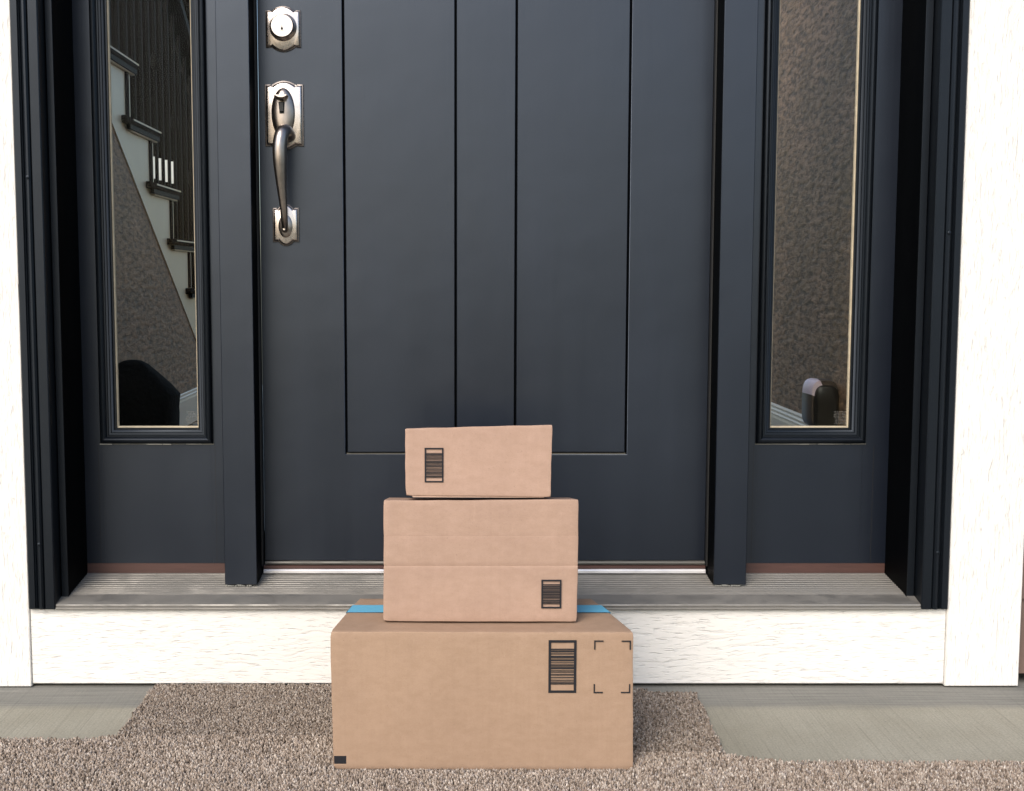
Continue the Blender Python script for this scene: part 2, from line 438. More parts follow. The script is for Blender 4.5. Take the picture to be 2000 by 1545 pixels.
# --- hardware
def plate_outline(hw, hs, ha, fx, d=0.0):
    """half width, shoulder half height, arch half height, arch half span as a fraction; d = inset"""
    hw -= d; hs -= d; ha -= d
    fx_ = hw * fx
    top = [(hw, hs - .0001), (hw - .0008, hs)]
    arch = []
    n = 18
    notch = .0016
    for k in range(n + 1):
        t = k / n; x = fx_ * (1 - 2 * t)
        arch.append((x, hs - notch + (ha - hs + notch) * (1 - (abs(x) / fx_) ** 2.0)))
    pts = [(hw, -hs), (hw, 0), (hw, hs), (fx_ + .0016, hs)] + arch + [(-fx_ - .0016, hs), (-hw, hs), (-hw, 0), (-hw, -hs), (-fx_ - .0016, -hs)]
    pts += [(-x, -z) for x, z in arch] + [(fx_ + .0016, -hs)]
    return pts
def plate(cx, cz, hw, hs, ha, fx, name, parent, k=1.0):
    m = MB(); rings = []
    for dd, y in ((0, .0), (0, .0028), (.0008, .0040), (.0030 * k, .0044), (.0042 * k, .0062), (.0058 * k, .0078), (.0070 * k, .0082)):
        rings.append([(cx + x, YD - y, cz + z) for x, z in plate_outline(hw, hs, ha, fx, dd)])
    m.loft(rings)
    o = m.build(name, 'nickel', parent, smooth=True); o.data.materials.append(M['nickel_reflection'])
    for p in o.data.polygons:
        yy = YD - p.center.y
        if .0041 < yy < .0066: p.material_index = 1  # dark reflection of the black jamb painted into the cove
    return o

dbz, dbx = 1.2906, -.3434
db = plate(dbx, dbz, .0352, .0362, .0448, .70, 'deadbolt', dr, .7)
m = MB(); m.disc_stack(dbx + .0006, dbz + .0022, [(.0272, .0272, YD - .0080), (.0268, .0268, YD - .0105), (.0250, .0250, YD - .0125), (.0246, .0246, YD - .0150), (.0236, .0236, YD - .0170), (.0220, .0220, YD - .0262), (.0212, .0212, YD - .0275)], 56)
m.build('lock_cylinder', 'nickel', db, smooth=True)
m = MB(); kc = (dbx + .0006, dbz + .0008)
n_ = 32; r0, r1 = .0084, .0092
vs = []; fs = []
for k in range(n_):
    a = 2 * math.pi * k / n_
    vs += [(kc[0] + r0 * math.cos(a), YD - .0279, kc[1] + r0 * math.sin(a)), (kc[0] + r1 * math.cos(a), YD - .0279, kc[1] + r1 * math.sin(a))]
for k in range(n_): a = 2 * k; b_ = 2 * ((k + 1) % n_); fs.append((a, a + 1, b_ + 1, b_))
m.add(vs, fs); m.build('key_plug_ring', 'nickel_dark', db)
m = MB(); m.box(kc[0] - .0005, kc[0] + .0006, YD - .0281, YD - .0276, kc[1] - .0075, kc[1] + .0018)
m.disc_stack(kc[0], kc[1] - .0045, [(.0024, .0028, YD - .0276), (.0024, .0028, YD - .0282)], 12)
m.build('keyhole', 'rubber', db)

hz, hx = 1.1213, -.3432
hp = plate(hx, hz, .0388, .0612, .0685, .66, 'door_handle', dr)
m = MB(); m.disc_stack(-.3448, 1.1250, [(.0238, .0500, YD - .0078), (.0232, .0494, YD - .0095), (.0205, .0466, YD - .0128), (.0150, .0400, YD - .0158), (.0080, .0300, YD - .0172), (.001, .012, YD - .0176)], 48)
m.build('oval_dome', 'nickel_dark', hp, smooth=True)
# thumb latch: curved lip on a narrow stem
m = MB(); rings = []
for t in range(9):
    u = t / 8; y = YD - .012 - u * .028; z = 1.1500 - .006 * u + .0105 * u * u; hw_ = .0070 + .0085 * u ** .7 - (.004 if t == 8 else 0); th_ = .0022
    rings.append([(-.3450 + hw_ * math.cos(a), y, z + .0012 * math.cos(a) ** 2 * (1 + u) + th_ * math.sin(a)) for a in [2 * math.pi * k / 16 for k in range(16)]])
m.loft(rings); m.build('thumb_latch', 'nickel', hp, smooth=True)
m = MB(); m.add([(-.3530, YD - .0182, 1.1465), (-.3402, YD - .0182, 1.1465), (-.3416, YD - .0188, 1.1232), (-.3508, YD - .0188, 1.1232)], [(0, 1, 2, 3)])
m.box(-.3500, -.3424, YD - .026, YD - .016, 1.1270, 1.1440); m.build('latch_slot', 'rubber', hp)
m = MB()
path = [(-.3352, 2.580, 1.0790, .0150), (-.3368, 2.568, 1.0855, .0145), (-.3395, 2.553, 1.0860, .0142), (-.3432, 2.542, 1.0780, .0140), (-.3463, 2.537, 1.0560, .0142), (-.3462, 2.537, 1.0211, .0132),
        (-.3443, 2.541, .9764, .0098), (-.3420, 2.547, .9417, .0078), (-.3417, 2.557, .9130, .0070), (-.3429, 2.572, .8970, .0068), (-.3438, 2.586, .8935, .0072)]
pp = crv(path, 6); m.tube([p[:3] for p in pp], [p[3] for p in pp], 28); m.build('grip', 'nickel_dark', hp, smooth=True)
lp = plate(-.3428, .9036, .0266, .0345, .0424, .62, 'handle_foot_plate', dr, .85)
m = MB(); m.disc_stack(-.3430, .9010, [(.0145, .0232, YD - .0078), (.0140, .0226, YD - .0096), (.0100, .0180, YD - .0122), (.001, .006, YD - .0136)], 40)
m.build('oval_dome', 'nickel_dark', lp, smooth=True)
m = MB(); m.disc_stack(-.3438, .8945, [(.0032, .0032, YD - .018), (.0032, .0032, YD - .0255), (.0020, .0020, YD - .0268)], 16)
m.build('screw_cap', 'nickel', lp, smooth=True)

# ------------------------------------------------------------------ side windows
def sweep_frame(m, x0, x1, z0, z1, prof):
    """mitred frame; prof = list of (inset, y) open profile"""
    rings = [[(x0 + i, y, z0 + i), (x1 - i, y, z0 + i), (x1 - i, y, z1 - i), (x0 + i, y, z1 - i)] for i, y in prof]
    m.loft(rings, caps=False)
def side_window(name_label, x0, x1, mx0, mx1, mz0):
    t = thing('side_window', name_label, 'side window', ((x0 + x1) / 2, 2.60, .19), 'tall side windows flanking the door')
    mz1 = TOP - .12; gi = .0355
    Y = 2.590
    m = MB()
    m.box(x0, mx0 + .004, Y, Y + .035, .2085, TOP - .022); m.box(mx1 - .004, x1, Y, Y + .035, .2085, TOP - .022)
    m.box(mx0 + .0041, mx1 - .0041, Y + .0001, Y + .035, .2085, mz0 + .004); m.box(mx0 + .0041, mx1 - .0041, Y + .0001, Y + .035, mz1 - .004, TOP - .022)
    m.build('panel', 'paint', t)
    m = MB()
    for xx in (x0 + .0285, x1 - .0310, ): m.box(xx, xx + .0007, Y - .0004, Y - .0001, .2090, mz0 - .004)
    m.build('stile_seam', 'rubber', t)
    m = MB()
    sweep_frame(m, mx0, mx1, mz0, mz1, [(0, Y + .003), (0, Y - .006), (.0018, Y - .0095), (.0048, Y - .0115), (.0085, Y - .0120), (.0118, Y - .0100), (.0135, Y - .0060), (.0145, Y - .0050),
        (.0168, Y - .0050), (.0180, Y - .0030), (.0215, Y - .0022), (.0228, Y - .0002), (.0262, Y + .0008), (.0278, Y + .0030), (.0282, Y + .0060), (.0310, Y + .0060), (.0314, Y + .020)])
    m.build('glass_moulding', 'frame', t, smooth=True)
    m = MB()
    sweep_frame(m, mx0 + .0285, mx1 - .0285, mz0 + .0285, mz1 - .0285, [(0, Y + .0210), (.0005, Y + .0125), (.0030, Y + .0110), (.0050, Y + .0125), (.0056, Y + .0185)])
    m.build('glazing_bead', 'bead', t)
    m = MB(); m.box(mx0 + .030, mx1 - .030, Y + .0180, Y + .0215, mz0 + .030, mz1 - .030)
    gl = m.build('glass_pane', 'glass', t)
    # ragged line of caulk under the moulding
    m = MB(); x = mx0 - .001
    while x < mx1:
        l = .006 + rnd.random() * .03; m.box(x, min(x + l, mx1 + .001), Y - .0030 - rnd.random() * .003, Y, mz0 - .0012 - rnd.random() * .0012, mz0 + .0002); x += l + (.004 * rnd.random() if rnd.random() < .4 else 0)
    m.build('caulk_line', 'chip', t)
    # tiny etched maker's lines in the lower corner of the pane: a block of hairline rules
    m = MB(); gx = mx1 - .034; gz = mz0 + .038
    for r in range(9):
        z = gz + r * .0031
        x = gx - .026 + rnd.random() * .006
        while x < gx - .001:
            l = .0012 + rnd.random() * .004
            m.box(x, min(x + l, gx), Y + .0172, Y + .0177, z, z + .0008); x += l + .0010 + rnd.random() * .0015
    m.build('etched_print', 'sticker', gl)
    m = MB(); m.box(x0, x1, Y + .001, Y + .033, .1875, .2083)
    m.build('bottom_strip', 'brown_wood', t)
    return t
side_window('tall side window left of the door showing the staircase', -.7636, -.4637, -.7285, -.4980, .4588)
side_window('tall side window right of the door showing brown plaster', .5832, .8896, .6155, .8400, .4588)

# ------------------------------------------------------------------ threshold
t = thing('door_sill', 'grooved grey aluminium sill running below the door', 'door sill', (.061, 2.52, .1535))
prof = [(2.604, .1880)]
for i in range(12):
    y = 2.602 - i * .0108; z = .1875 - (2.602 - y) * .112
    prof += [(y, z + .0010), (y - .0055, z + .0006), (y - .0060, z - .0012), (y - .0102, z - .0014)]
prof += [(2.4720, .1735), (2.4700, .1722), (2.4370, .1668), (2.4335, .1660), (2.4270, .1640), (2.4255, .1615), (2.4275, .1608), (2.4275, .1590), (2.4240, .1582), (2.4235, .1550), (2.4260, .1532), (2.604, .1532)]
m = MB(); m.extrude_profile_x(prof, -.7636, .8896); m.build('grooved_plate', 'alu', t)
m = MB(); m.extrude_profile_x([(2.4700, .1722), (2.4370, .1668), (2.4335, .1660), (2.4270, .1640), (2.4255, .1615), (2.4275, .1608), (2.4275, .1590), (2.4240, .1582), (2.4235, .1550), (2.4260, .1532), (2.4700, .1532)], -.7788, -.7637)
m.extrude_profile_x([(2.4610, .1722), (2.4370, .1668), (2.4335, .1660), (2.4270, .1640), (2.4255, .1615), (2.4275, .1608), (2.4275, .1590), (2.4240, .1582), (2.4235, .1550), (2.4260, .1532), (2.4610, .1532)], .8897, .9056)
m.build('sill_end', 'alu', t)
m = MB(); m.extrude_profile_x([(2.598, .1882), (2.5820, .1882), (2.5790, .1900), (2.5790, .1945), (2.5815, .1972), (2.598, .1980)], -.3965, .5160)
m.build('bright_saddle', 'alu_bright', t, smooth=True)
m = MB(); m.box(-.3965, .5160, 2.584, 2.63, .1982, .2045); m.build('saddle_strip', 'brown_wood', t)

# ------------------------------------------------------------------ carpets
def carpet(name, label, inside, x0, x1, y0, y1, thick, seed, tone=1.0, sp=.0036, base_poly=None, flat=None):
    rs = np.random.RandomState(seed)
    gx, gy = np.meshgrid(np.arange(x0, x1, sp), np.arange(y0, y1, sp))
    gx = gx.ravel() + rs.uniform(-.5, .5, gx.size) * sp; gy = gy.ravel() + rs.uniform(-.5, .5, gy.size) * sp
    k = inside(gx, gy); gx = gx[k]; gy = gy[k]; n = gx.size
    lean = rs.normal(0, .0016, (n, 2)); h = thick * rs.uniform(.72, 1.12, n)
    if flat is not None:
        fl = flat(gx, gy); h = np.where(fl, h * .42, h)
    r = rs.uniform(.0013, .0023, n); a0 = rs.uniform(0, 6.28, n); K = 5
    V = np.zeros((n, 2 * K + 1, 3))
    for j in range(K):
        a = a0 + 6.2832 * j / K
        V[:, j] = np.stack([gx + r * .75 * np.cos(a), gy + r * .75 * np.sin(a), np.full(n, .0005)], 1)
        V[:, K + j] = np.stack([gx + lean[:, 0] * .7 + r * np.cos(a + .4), gy + lean[:, 1] * .7 + r * np.sin(a + .4), h * .78], 1)
    V[:, 2 * K] = np.stack([gx + lean[:, 0], gy + lean[:, 1], h], 1)
    F = []
    for j in range(K):
        q = (j + 1) % K; F.append((j, q, K + q)); F.append((j, K + q, K + j)); F.append((K + j, K + q, 2 * K))
    F = np.array(F); nf = len(F)
    idx = (F[None] + (np.arange(n) * (2 * K + 1))[:, None, None]).reshape(-1)
    me = bpy.data.meshes.new(name)
    me.vertices.add(n * (2 * K + 1)); me.vertices.foreach_set('co', V.reshape(-1))
    me.loops.add(idx.size); me.loops.foreach_set('vertex_index', idx)
    me.polygons.add(n * nf); me.polygons.foreach_set('loop_start', np.arange(0, idx.size, 3)); me.polygons.foreach_set('loop_total', np.full(n * nf, 3))
    me.update(); me.validate()
    pal = np.array([(.36, .295, .245), (.26, .205, .165), (.43, .365, .315), (.15, .118, .095), (.32, .255, .21), (.52, .455, .40), (.285, .245, .225)]) * tone
    ci = rs.choice(7, n, p=[.25, .22, .16, .13, .12, .06, .06])
    c = pal[ci] * rs.uniform(.85, 1.15, (n, 1)) * np.array([1.10, 1.10, 1.06])
    C = np.ones((n, 2 * K + 1, 4)); C[:, :, :3] = c[:, None, :]
    at = me.color_attributes.new('tuft', 'FLOAT_COLOR', 'POINT'); at.data.foreach_set('color', C.reshape(-1))
    me.materials.append(M['pile']); me.polygons.foreach_set('use_smooth', np.ones(n * nf, bool))
    root = thing(name, label, 'carpet', (float((x0 + x1) / 2), float((y0 + y1) / 2), 0))
    o = bpy.data.objects.new('pile', me); col.objects.link(o); o.parent = root; o.location = -Vector(root.location)
    m = MB(); m.loft([[(x, y, -.0038) for x, y in base_poly], [(x, y, .0012) for x, y in base_poly]]); m.build('backing', 'backing', root)
    return root
def edge_y(x):     # back edge of the wide runner
    wob = .0018 * np.sin(x * 31) + .0014 * np.sin(x * 77 + 1)
    base = np.interp(x, [-1.3, -.62, -.585, -.18, .25, .447, .455, .50, .56, 1.4], [2.122, 2.128, 2.145, 2.138, 2.066, 2.064, 2.056, 2.034, 2.024, 2.020])
    return base + wob
BXF = lambda x, y: (x > -.198) & (x < .284) & (y > 1.986) & (y < 2.21)
xs_ = [-1.15 + i * .05 for i in range(50)]
poly = [(x, 1.76) for x in (xs_[0], xs_[-1])] + [(x, float(edge_y(np.array(x))) - .002) for x in xs_[::-1]]
carpet('carpet_runner', 'wide flecked brown carpet runner across the foreground under the boxes', lambda x, y: (y < edge_y(x)) & ~((y < 1.80) & (x > 9)), -1.15, 1.30, 1.76, 2.16, .0100, 5, .84, base_poly=poly, flat=BXF)
def mat_in(x, y):
    l = -.590 + .0015 * np.sin(y * 60); r_ = .458 + .002 * np.sin(y * 45) + (y - 2.25) * .04
    back = np.where(x < -.2, 2.4285, 2.395 + .004 * np.sin(x * 40))
    back = np.where((x > .37), 2.383 - (x - .37) * .06, back)
    return (x > l) & (x < r_) & (y < back) & (y > edge_y(x) - .001)
carpet('carpet_mat', 'narrow flecked brown carpet piece between runner and white board', mat_in, -.60, .48, 2.0, 2.44, .0066, 9, .66,
       base_poly=[(-.586, 2.146), (-.18, 2.140), (.25, 2.068), (.449, 2.066), (.460, 2.378), (.36, 2.390), (-.2, 2.392), (-.586, 2.425)])
poly = None

# ------------------------------------------------------------------ cardboard boxes
def carton(name, label, mat, c, loc, creases=(), bulge=.0015, seed=1, rb=.0012, nx=40, ny=16, nz=28):
    """c: 8 corners, bottom ring then top ring, counter-clockwise from front left; closed, rounded, slightly uneven box"""
    r_ = random.Random(seed)
    ph = [r_.uniform(0, 6.28) for _ in range(12)]
    c = [Vector(p) for p in c]
    def tri(u, v, q):
        a = c[0].lerp(c[1], u); b = c[3].lerp(c[2], u); lo = a.lerp(b, v)
        a = c[4].lerp(c[5], u); b = c[7].lerp(c[6], u); hi = a.lerp(b, v)
        return lo.lerp(hi, q)
    L = (c[1] - c[0]).length; D = (c[3] - c[0]).length; H = (c[4] - c[0]).length
    def ticks(n, size, extra=()):
        t = sorted(set([0, rb * .3 / size, rb / size, 1 - rb / size, 1 - rb * .3 / size, 1] + [rb / size + (1 - 2 * rb / size) * k / n for k in range(1, n)] + list(extra)))
        return t
    ex = []
    for z, _ in creases: ex += [z - .0022 / H, z - .0008 / H, z, z + .0008 / H, z + .0022 / H]
    U, V, Q = ticks(nx, L), ticks(ny, D), ticks(nz, H, ex)
    idx = {}; m = MB()
    def vert(i, j, k):
        key = (i, j, k)
        if key in idx: return idx[key]
        u, v, q = U[i], V[j], Q[k]
        # rounded edges: pull the corner in towards an inner box
        x, y, z = u * L, v * D, q * H
        cxx, cyy, czz = min(max(x, rb), L - rb), min(max(y, rb), D - rb), min(max(z, rb), H - rb)
        dx, dy, dz = x - cxx, y - cyy, z - czz
        dl = math.sqrt(dx * dx + dy * dy + dz * dz)
        if dl > 1e-9: s_ = rb / dl; dx, dy, dz = dx * s_, dy * s_, dz * s_
        p = tri((cxx + dx) / L, (cyy + dy) / D, (czz + dz) / H)
        # gentle bulge and unevenness
        b = bulge * math.sin(math.pi * u) * math.sin(math.pi * q)
        if j == 0: p.y -= b * .5
        if k == len(Q) - 1: p.z += .0007 * math.sin(7 * u + ph[0]) * math.sin(math.pi * v)
        ez = .0003 * math.sin(6 * u + ph[1]) + .0002 * math.sin(23 * u + ph[2])
        p.z += ez * (q if q > .5 else (1 - q) * .7) * 2 * abs(q - .5)
        p.x += (.0004 * math.sin(5 * q + ph[3]) + .0002 * math.sin(21 * q + ph[4])) * 2 * abs(u - .5)
        for cz, cd in creases:
            dd = abs(q - cz) * H
            if dd < .0023 and j == 0: p.y += .0007 * cd * (1 - dd / .0023)
            if dd < .0023 and i in (0, len(U) - 1): p.x += cd * (.0008 if i == 0 else -.001) * (1 - dd / .0023)
        # crushed corners
        for ci, (cu, cv, cq) in enumerate(((0, 0, 1), (1, 0, 1), (0, 0, 0), (1, 0, 0))):
            dist = math.sqrt(((u - cu) * L) ** 2 + ((v - cv) * D) ** 2 + ((q - cq) * H) ** 2)
            if dist < .006:
                kk = (1 - dist / .006) * (.0012 + .0007 * math.sin(ph[5 + ci]))
                p.x += kk * (1 if cu == 0 else -1); p.z += kk * (.9 if cq == 0 else -.9)
        idx[key] = len(m.v); m.v.append(tuple(p)); return idx[key]
    nu, nv, nq = len(U), len(V), len(Q)
    for i in range(nu - 1):
        for k in range(nq - 1):
            m.f.append((vert(i, 0, k), vert(i + 1, 0, k), vert(i + 1, 0, k + 1), vert(i, 0, k + 1)))
            m.f.append((vert(i, nv - 1, k), vert(i, nv - 1, k + 1), vert(i + 1, nv - 1, k + 1), vert(i + 1, nv - 1, k)))
        for j in range(nv - 1):
            m.f.append((vert(i, j, 0), vert(i, j + 1, 0), vert(i + 1, j + 1, 0), vert(i + 1, j, 0)))
            m.f.append((vert(i, j, nq - 1), vert(i + 1, j, nq - 1), vert(i + 1, j + 1, nq - 1), vert(i, j + 1, nq - 1)))
    for j in range(nv - 1):
        for k in range(nq - 1):
            m.f.append((vert(0, j, k), vert(0, j, k + 1), vert(0, j + 1, k + 1), vert(0, j + 1, k)))
            m.f.append((vert(nu - 1, j, k), vert(nu - 1, j + 1, k), vert(nu - 1, j + 1, k + 1), vert(nu - 1, j, k + 1)))
    t = thing(name, label, 'cardboard box', loc, 'cardboard boxes stacked in front of the door')
    m.build('carton', mat, t, smooth=True)
    return t
def barcode(t, x0, x1, z0, z1, y, fw, bars, mt, mb_, yb=0.0):
    """frame with horizontal bars; yb = how far the front face leans back per metre of height"""
    m = MB()
    def q(a, b_, c_, d_): m.box(a, b_, y - .0003, y + .0002, c_, d_)
    q(x0, x1, z1 - fw, z1); q(x0, x1, z0, z0 + fw); q(x0, x0 + fw, z0 + fw, z1 - fw); q(x1 - fw, x1, z0 + fw, z1 - fw)
    zt, zb = z1 - mt, z0 + mb_; tot = sum(a + b_ for a, b_ in bars); z = zt
    for a, b_ in bars:
        ha = a / tot * (zt - zb); hb = b_ / tot * (zt - zb)
        q(x0 + fw, x1 - fw, z - ha, z); z -= ha + hb
    return m.build('barcode', 'ink', t)

big = carton('cardboard_box', 'largest tan box at the bottom of the stack with blue tape', 'box_big',
             [(-.1990, 1.9990, .0030), (.2880, 1.9990, .0015), (.2440, 2.2180, .0050), (-.1730, 2.2180, .0050),
              (-.2018, 2.0000, .2305), (.2862, 2.0000, .2298), (.2410, 2.2180, .2290), (-.1705, 2.2180, .2290)], (.044, 2.10, .005), bulge=.0008, seed=4)
BARS_A = [(2, 1), (.6, .8), (2.4, 2.0), (2, 2.6), (4, 1.6), (1, 1.2), (2.4, 2.2), (1.4, 2.4), (2.4, 1.0), (.8, 1.2), (3.4, 2), (1, 1.6), (2, 2.4), (1.8, 1.4), (.8, 2.4), (1.8, 3), (1.2, 1.2), (.7, 1.6), (1.4, .8), (2, 0)]
barcode(big, .1495, .1945, .1305, .2175, 1.9984, .0040, BARS_A, .0140, .0140)
def corner_mark(x, z, sx, sz, l=.0150, w_=.0021):
    m = MB()
    m.box(min(x, x + sx * l), max(x, x + sx * l), 1.9981, 1.9986, min(z, z + sz * w_), max(z, z + sz * w_))
    m.box(min(x, x + sx * w_), max(x, x + sx * w_), 1.9981, 1.9986, min(z + sz * w_, z + sz * l), max(z + sz * w_, z + sz * l))
    m.build('corner_mark', 'ink', big)
corner_mark(.2228, .2170, 1, -1); corner_mark(.2820, .2168, -1, -1); corner_mark(.2226, .1300, 1, 1); corner_mark(.2818, .1300, -1, 1)
m = MB(); m.box(-.1975, -.1775, 1.9990, 1.9996, .0120, .0252); m.build('black_print_patch', 'ink', big)
m = MB()
vs = []
for i in range(25):
    u = i / 24
    for v, y in ((0, 2.1160), (1, 2.1640)):
        k = (y - 2.0) / .218
        xl = -.2018 + (-.1705 + .2018) * k; xr = .2862 + (.2410 - .2862) * k
        vs.append((xl - .0004 + (xr - xl + .0008) * u, y, .2315 + .0002))
m.add(vs, [(2 * i, 2 * i + 2, 2 * i + 3, 2 * i + 1) for i in range(24)])
vl = []
for y in (2.1160, 2.1640):
    k = (y - 2.0) / .218; xl = -.2018 + (-.1705 + .2018) * k; vl += [(xl - .0012, y, .2315), (xl - .0006, y, .190)]
m.add(vl, [(0, 1, 3, 2)])
vl = []
for y in (2.1160, 2.1640):
    k = (y - 2.0) / .218; xr = .2862 + (.2410 - .2862) * k; vl += [(xr + .0012, y, .2315), (xr + .0018, y, .190)]
m.add(vl, [(0, 2, 3, 1)])
m.build('blue_tape', 'tape', big)

mid = carton('cardboard_box', 'middle box of the stack with creases across its face', 'box_mid',
             [(-.1195, 2.0520, .2335), (.2000, 2.0520, .2325), (.1985, 2.1820, .2330), (-.1190, 2.1820, .2330),
              (-.1180, 2.0545, .4350), (.2015, 2.0545, .4365), (.1995, 2.1820, .4175), (-.1165, 2.1820, .4170)], (.041, 2.115, .2325), creases=(((.3262 - .233) / .202, 1.0), ((.3757 - .233) / .202, .30)), bulge=.0006, seed=9, rb=.0016)
BARS_B = [(2, 1.4), (.8, 1), (3.2, 1.6), (2.2, 1.2), (1, 1.6), (2.4, 1), (2.6, 1.5), (1, 1), (3, 1.4), (1.6, 1.4), (2.4, 1.2), (1, 2.4), (2.6, 1.4), (1.4, 1), (2.4, 1), (.9, 0)]
barcode(mid, .1408, .1738, .2560, .3040, 2.0503, .0027, BARS_B, .0075, .0070)

sm = carton('cardboard_box', 'smallest pinkish box on top of the stack', 'box_small',
            [(-.0815, 2.0580, .4430), (.1560, 2.0580, .4400), (.1560, 2.1680, .4245), (-.0800, 2.1680, .4260),
             (-.0830, 2.0590, .5530), (.1575, 2.0590, .5590), (.1570, 2.1680, .5450), (-.0815, 2.1680, .5400)], (.037, 2.11, .436), bulge=.0004, seed=21, rb=.0010)
BARS_C = [(1.2, 1), (2.4, 1.2), (1, 1.6), (2.2, 1.4), (1, 1.8), (1.8, 1), (2.4, 1.4), (1, 1.2), (2.6, 1.8), (1.4, 1.8), (2.2, 1.6), (1, 1), (2.4, 1.4), (1, 1.6), (2.2, 1), (1, 0)]
barcode(sm, -.0508, -.0200, .4645, .5215, 2.0570, .0024, BARS_C, .0085, .0075)
# loose bottom flap edge of the small box
m = MB(); m.add([(-.0740, 2.0610, .4440), (.1450, 2.0610, .4405), (.1450, 2.0605, .4385), (-.0700, 2.0600, .4395), (-.0740, 2.0640, .4440), (.1450, 2.0640, .4405), (.1450, 2.0640, .4385), (-.0700, 2.0640, .4395)],
      [(0, 1, 2, 3), (4, 7, 6, 5), (0, 4, 5, 1), (3, 2, 6, 7), (0, 3, 7, 4), (1, 5, 6, 2)])
m.build('bottom_flap', 'box_small', sm)

# ------------------------------------------------------------------ inside the hall
w_ = MB(); pts = [(2.66, .10), (6.4, .10), (6.4, 2.6), (4.7, 2.6), (3.5, 1.80), (2.66, 1.80)]
w_.loft([[(1.0455, y, z) for y, z in pts], [(1.16, y, z) for y, z in pts]])
tag(w_.build('hall_wall', 'stucco'), 'rough brown plaster wall seen through the right side window', 'wall')
w_ = MB()
# under-stair wall: everything below the sloping bottom edge of the skirt, plane x = -1
pts = [(2.70, .10), (5.60, .10), (5.60, .13), (4.912, .545), (3.804, 1.214), (2.70, 1.881)]
w_.loft([[(-1.002, y, z) for y, z in pts], [(-1.08, y, z) for y, z in pts]])
tag(w_.build('stair_side_wall', 'stucco'), 'triangular brown plaster wall below the staircase in the left window', 'wall')
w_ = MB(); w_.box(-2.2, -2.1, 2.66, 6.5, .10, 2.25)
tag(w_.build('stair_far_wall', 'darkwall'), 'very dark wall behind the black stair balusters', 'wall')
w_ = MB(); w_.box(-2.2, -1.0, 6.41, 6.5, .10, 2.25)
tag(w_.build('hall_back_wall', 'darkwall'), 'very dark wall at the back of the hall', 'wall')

def baseboard(x_face, sgn, y0, y1, lab):
    m = MB(); pr = [(0, .25), (.016, .25), (.016, .345), (.0145, .352), (.0145, .358), (.011, .362), (.011, .369), (.007, .374), (.007, .381), (0, .386)]
    m.loft([[(x_face + sgn * a, y0, z) for a, z in pr], [(x_face + sgn * a, y1, z) for a, z in pr]])
    tag(m.build('baseboard', 'base'), lab, 'baseboard', 'baseboards in the hall')
baseboard(1.0452, -1, 2.7, 6.4, 'pale baseboard under the brown plaster in the right side window')
baseboard(-1.0098, 1, 2.75, 5.2, 'pale baseboard behind the black bag in the left side window')

st = thing('staircase', 'off white staircase with black balusters seen through the left window', 'staircase', (-1.4, 4.2, .25))
RY = [3.674 - .286, 3.674, 3.960, 4.246, 4.532, 4.818, 5.104]          # riser planes, stairs going down away from the door
TZ = [1.806, 1.632, 1.457, 1.282, 1.107, .932, .757]                    # tread tops left of each riser
# skirt (string) on the hall side, stepped above and sloping below
m = MB(); up = []
for i in range(7):
    y0 = RY[i] - .286 if i == 0 else RY[i - 1]
    up += [(y0, TZ[i] - .0415), (RY[i], TZ[i] - .0415)]
lowp = [(RY[6], .446), (3.804, 1.222), (RY[0] - .286, 1.640)]
poly = up + [(RY[6], .43), (3.804, 1.214), (RY[0] - .286, 1.636)]
# split in convex slices so the stepped outline fills cleanly
def low(y): return 1.214 - (y - 3.804) * (.669 / 1.108)
for i in range(7):
    y0 = (RY[i] - .286) if i == 0 else RY[i - 1]; y1 = RY[i]; zt = TZ[i] - .0415
    m.add([(-1.0, y0, low(y0)), (-1.0, y1, low(y1)), (-1.0, y1, zt), (-1.0, y0, zt), (-1.07, y0, low(y0)), (-1.07, y1, low(y1)), (-1.07, y1, zt), (-1.07, y0, zt)],
          [(0, 1, 2, 3), (4, 7, 6, 5), (3, 2, 6, 7), (1, 5, 6, 2), (0, 4, 5, 1)])
m.build('skirt', 'skirt', st)
# lower lip of the skirt
m = MB(); ya, yb_ = RY[0] - .286, RY[6]
m.add([(-1.0, ya, low(ya)), (-1.0, yb_, low(yb_)), (-.9985, yb_, low(yb_)), (-.9985, ya, low(ya)), (-1.0, ya, low(ya) + .008), (-1.0, yb_, low(yb_) + .008), (-.9985, yb_, low(yb_) + .008), (-.9985, ya, low(ya) + .008)],
      [(0, 1, 2, 3), (4, 7, 6, 5), (3, 2, 6, 7), (1, 5, 6, 2), (0, 4, 5, 1), (0, 3, 7, 4)])
m.build('skirt_lip', 'base', st)
M['tread_wood'] = plain('dark_brown_tread_stain', (.022, .014, .010), .8, spec=.02, var=.4, scale=30)
for i in range(7):
    z = TZ[i]; y0 = (RY[i] - .286) - .10; y1 = RY[i] + .055
    m = MB(); m.box(-1.9, -.982, y0, y1, z - .022, z); tr = m.build('tread', 'tread_wood', st, bevel=.006)
    m = MB()
    for (dz, dy, th, x) in ((-.0055, 0, .0045, -.9812), (-.0275, .012, .0032, -.9865), (-.0385, .022, .0042, -.9900)):
        m.box(x - .010, x, y0 + .08, y1 - dy, z + dz - th / 2, z + dz + th / 2)
    m.build('tread_end_trim', 'base', tr)
    m = MB(); m.box(-.996, -.984, y0 + .045, y1 - .012, z - .0365, z - .0222); m.build('cove', 'bar_black', tr)
    zb = TZ[i + 1] if i < 6 else .5
    m = MB(); m.box(-1.9, -.9985, RY[i] - .012, RY[i] + .004, zb, z - .0410); rs_ = m.build('riser', 'base', st)
    m = MB(); m.box(-1.0, -.996, RY[i] - .050, RY[i] - .014, zb + .001, z - .0415); m.build('riser_dark_trim', 'tread_wood', rs_)  # dark brown upright strip beside each riser
k = 0
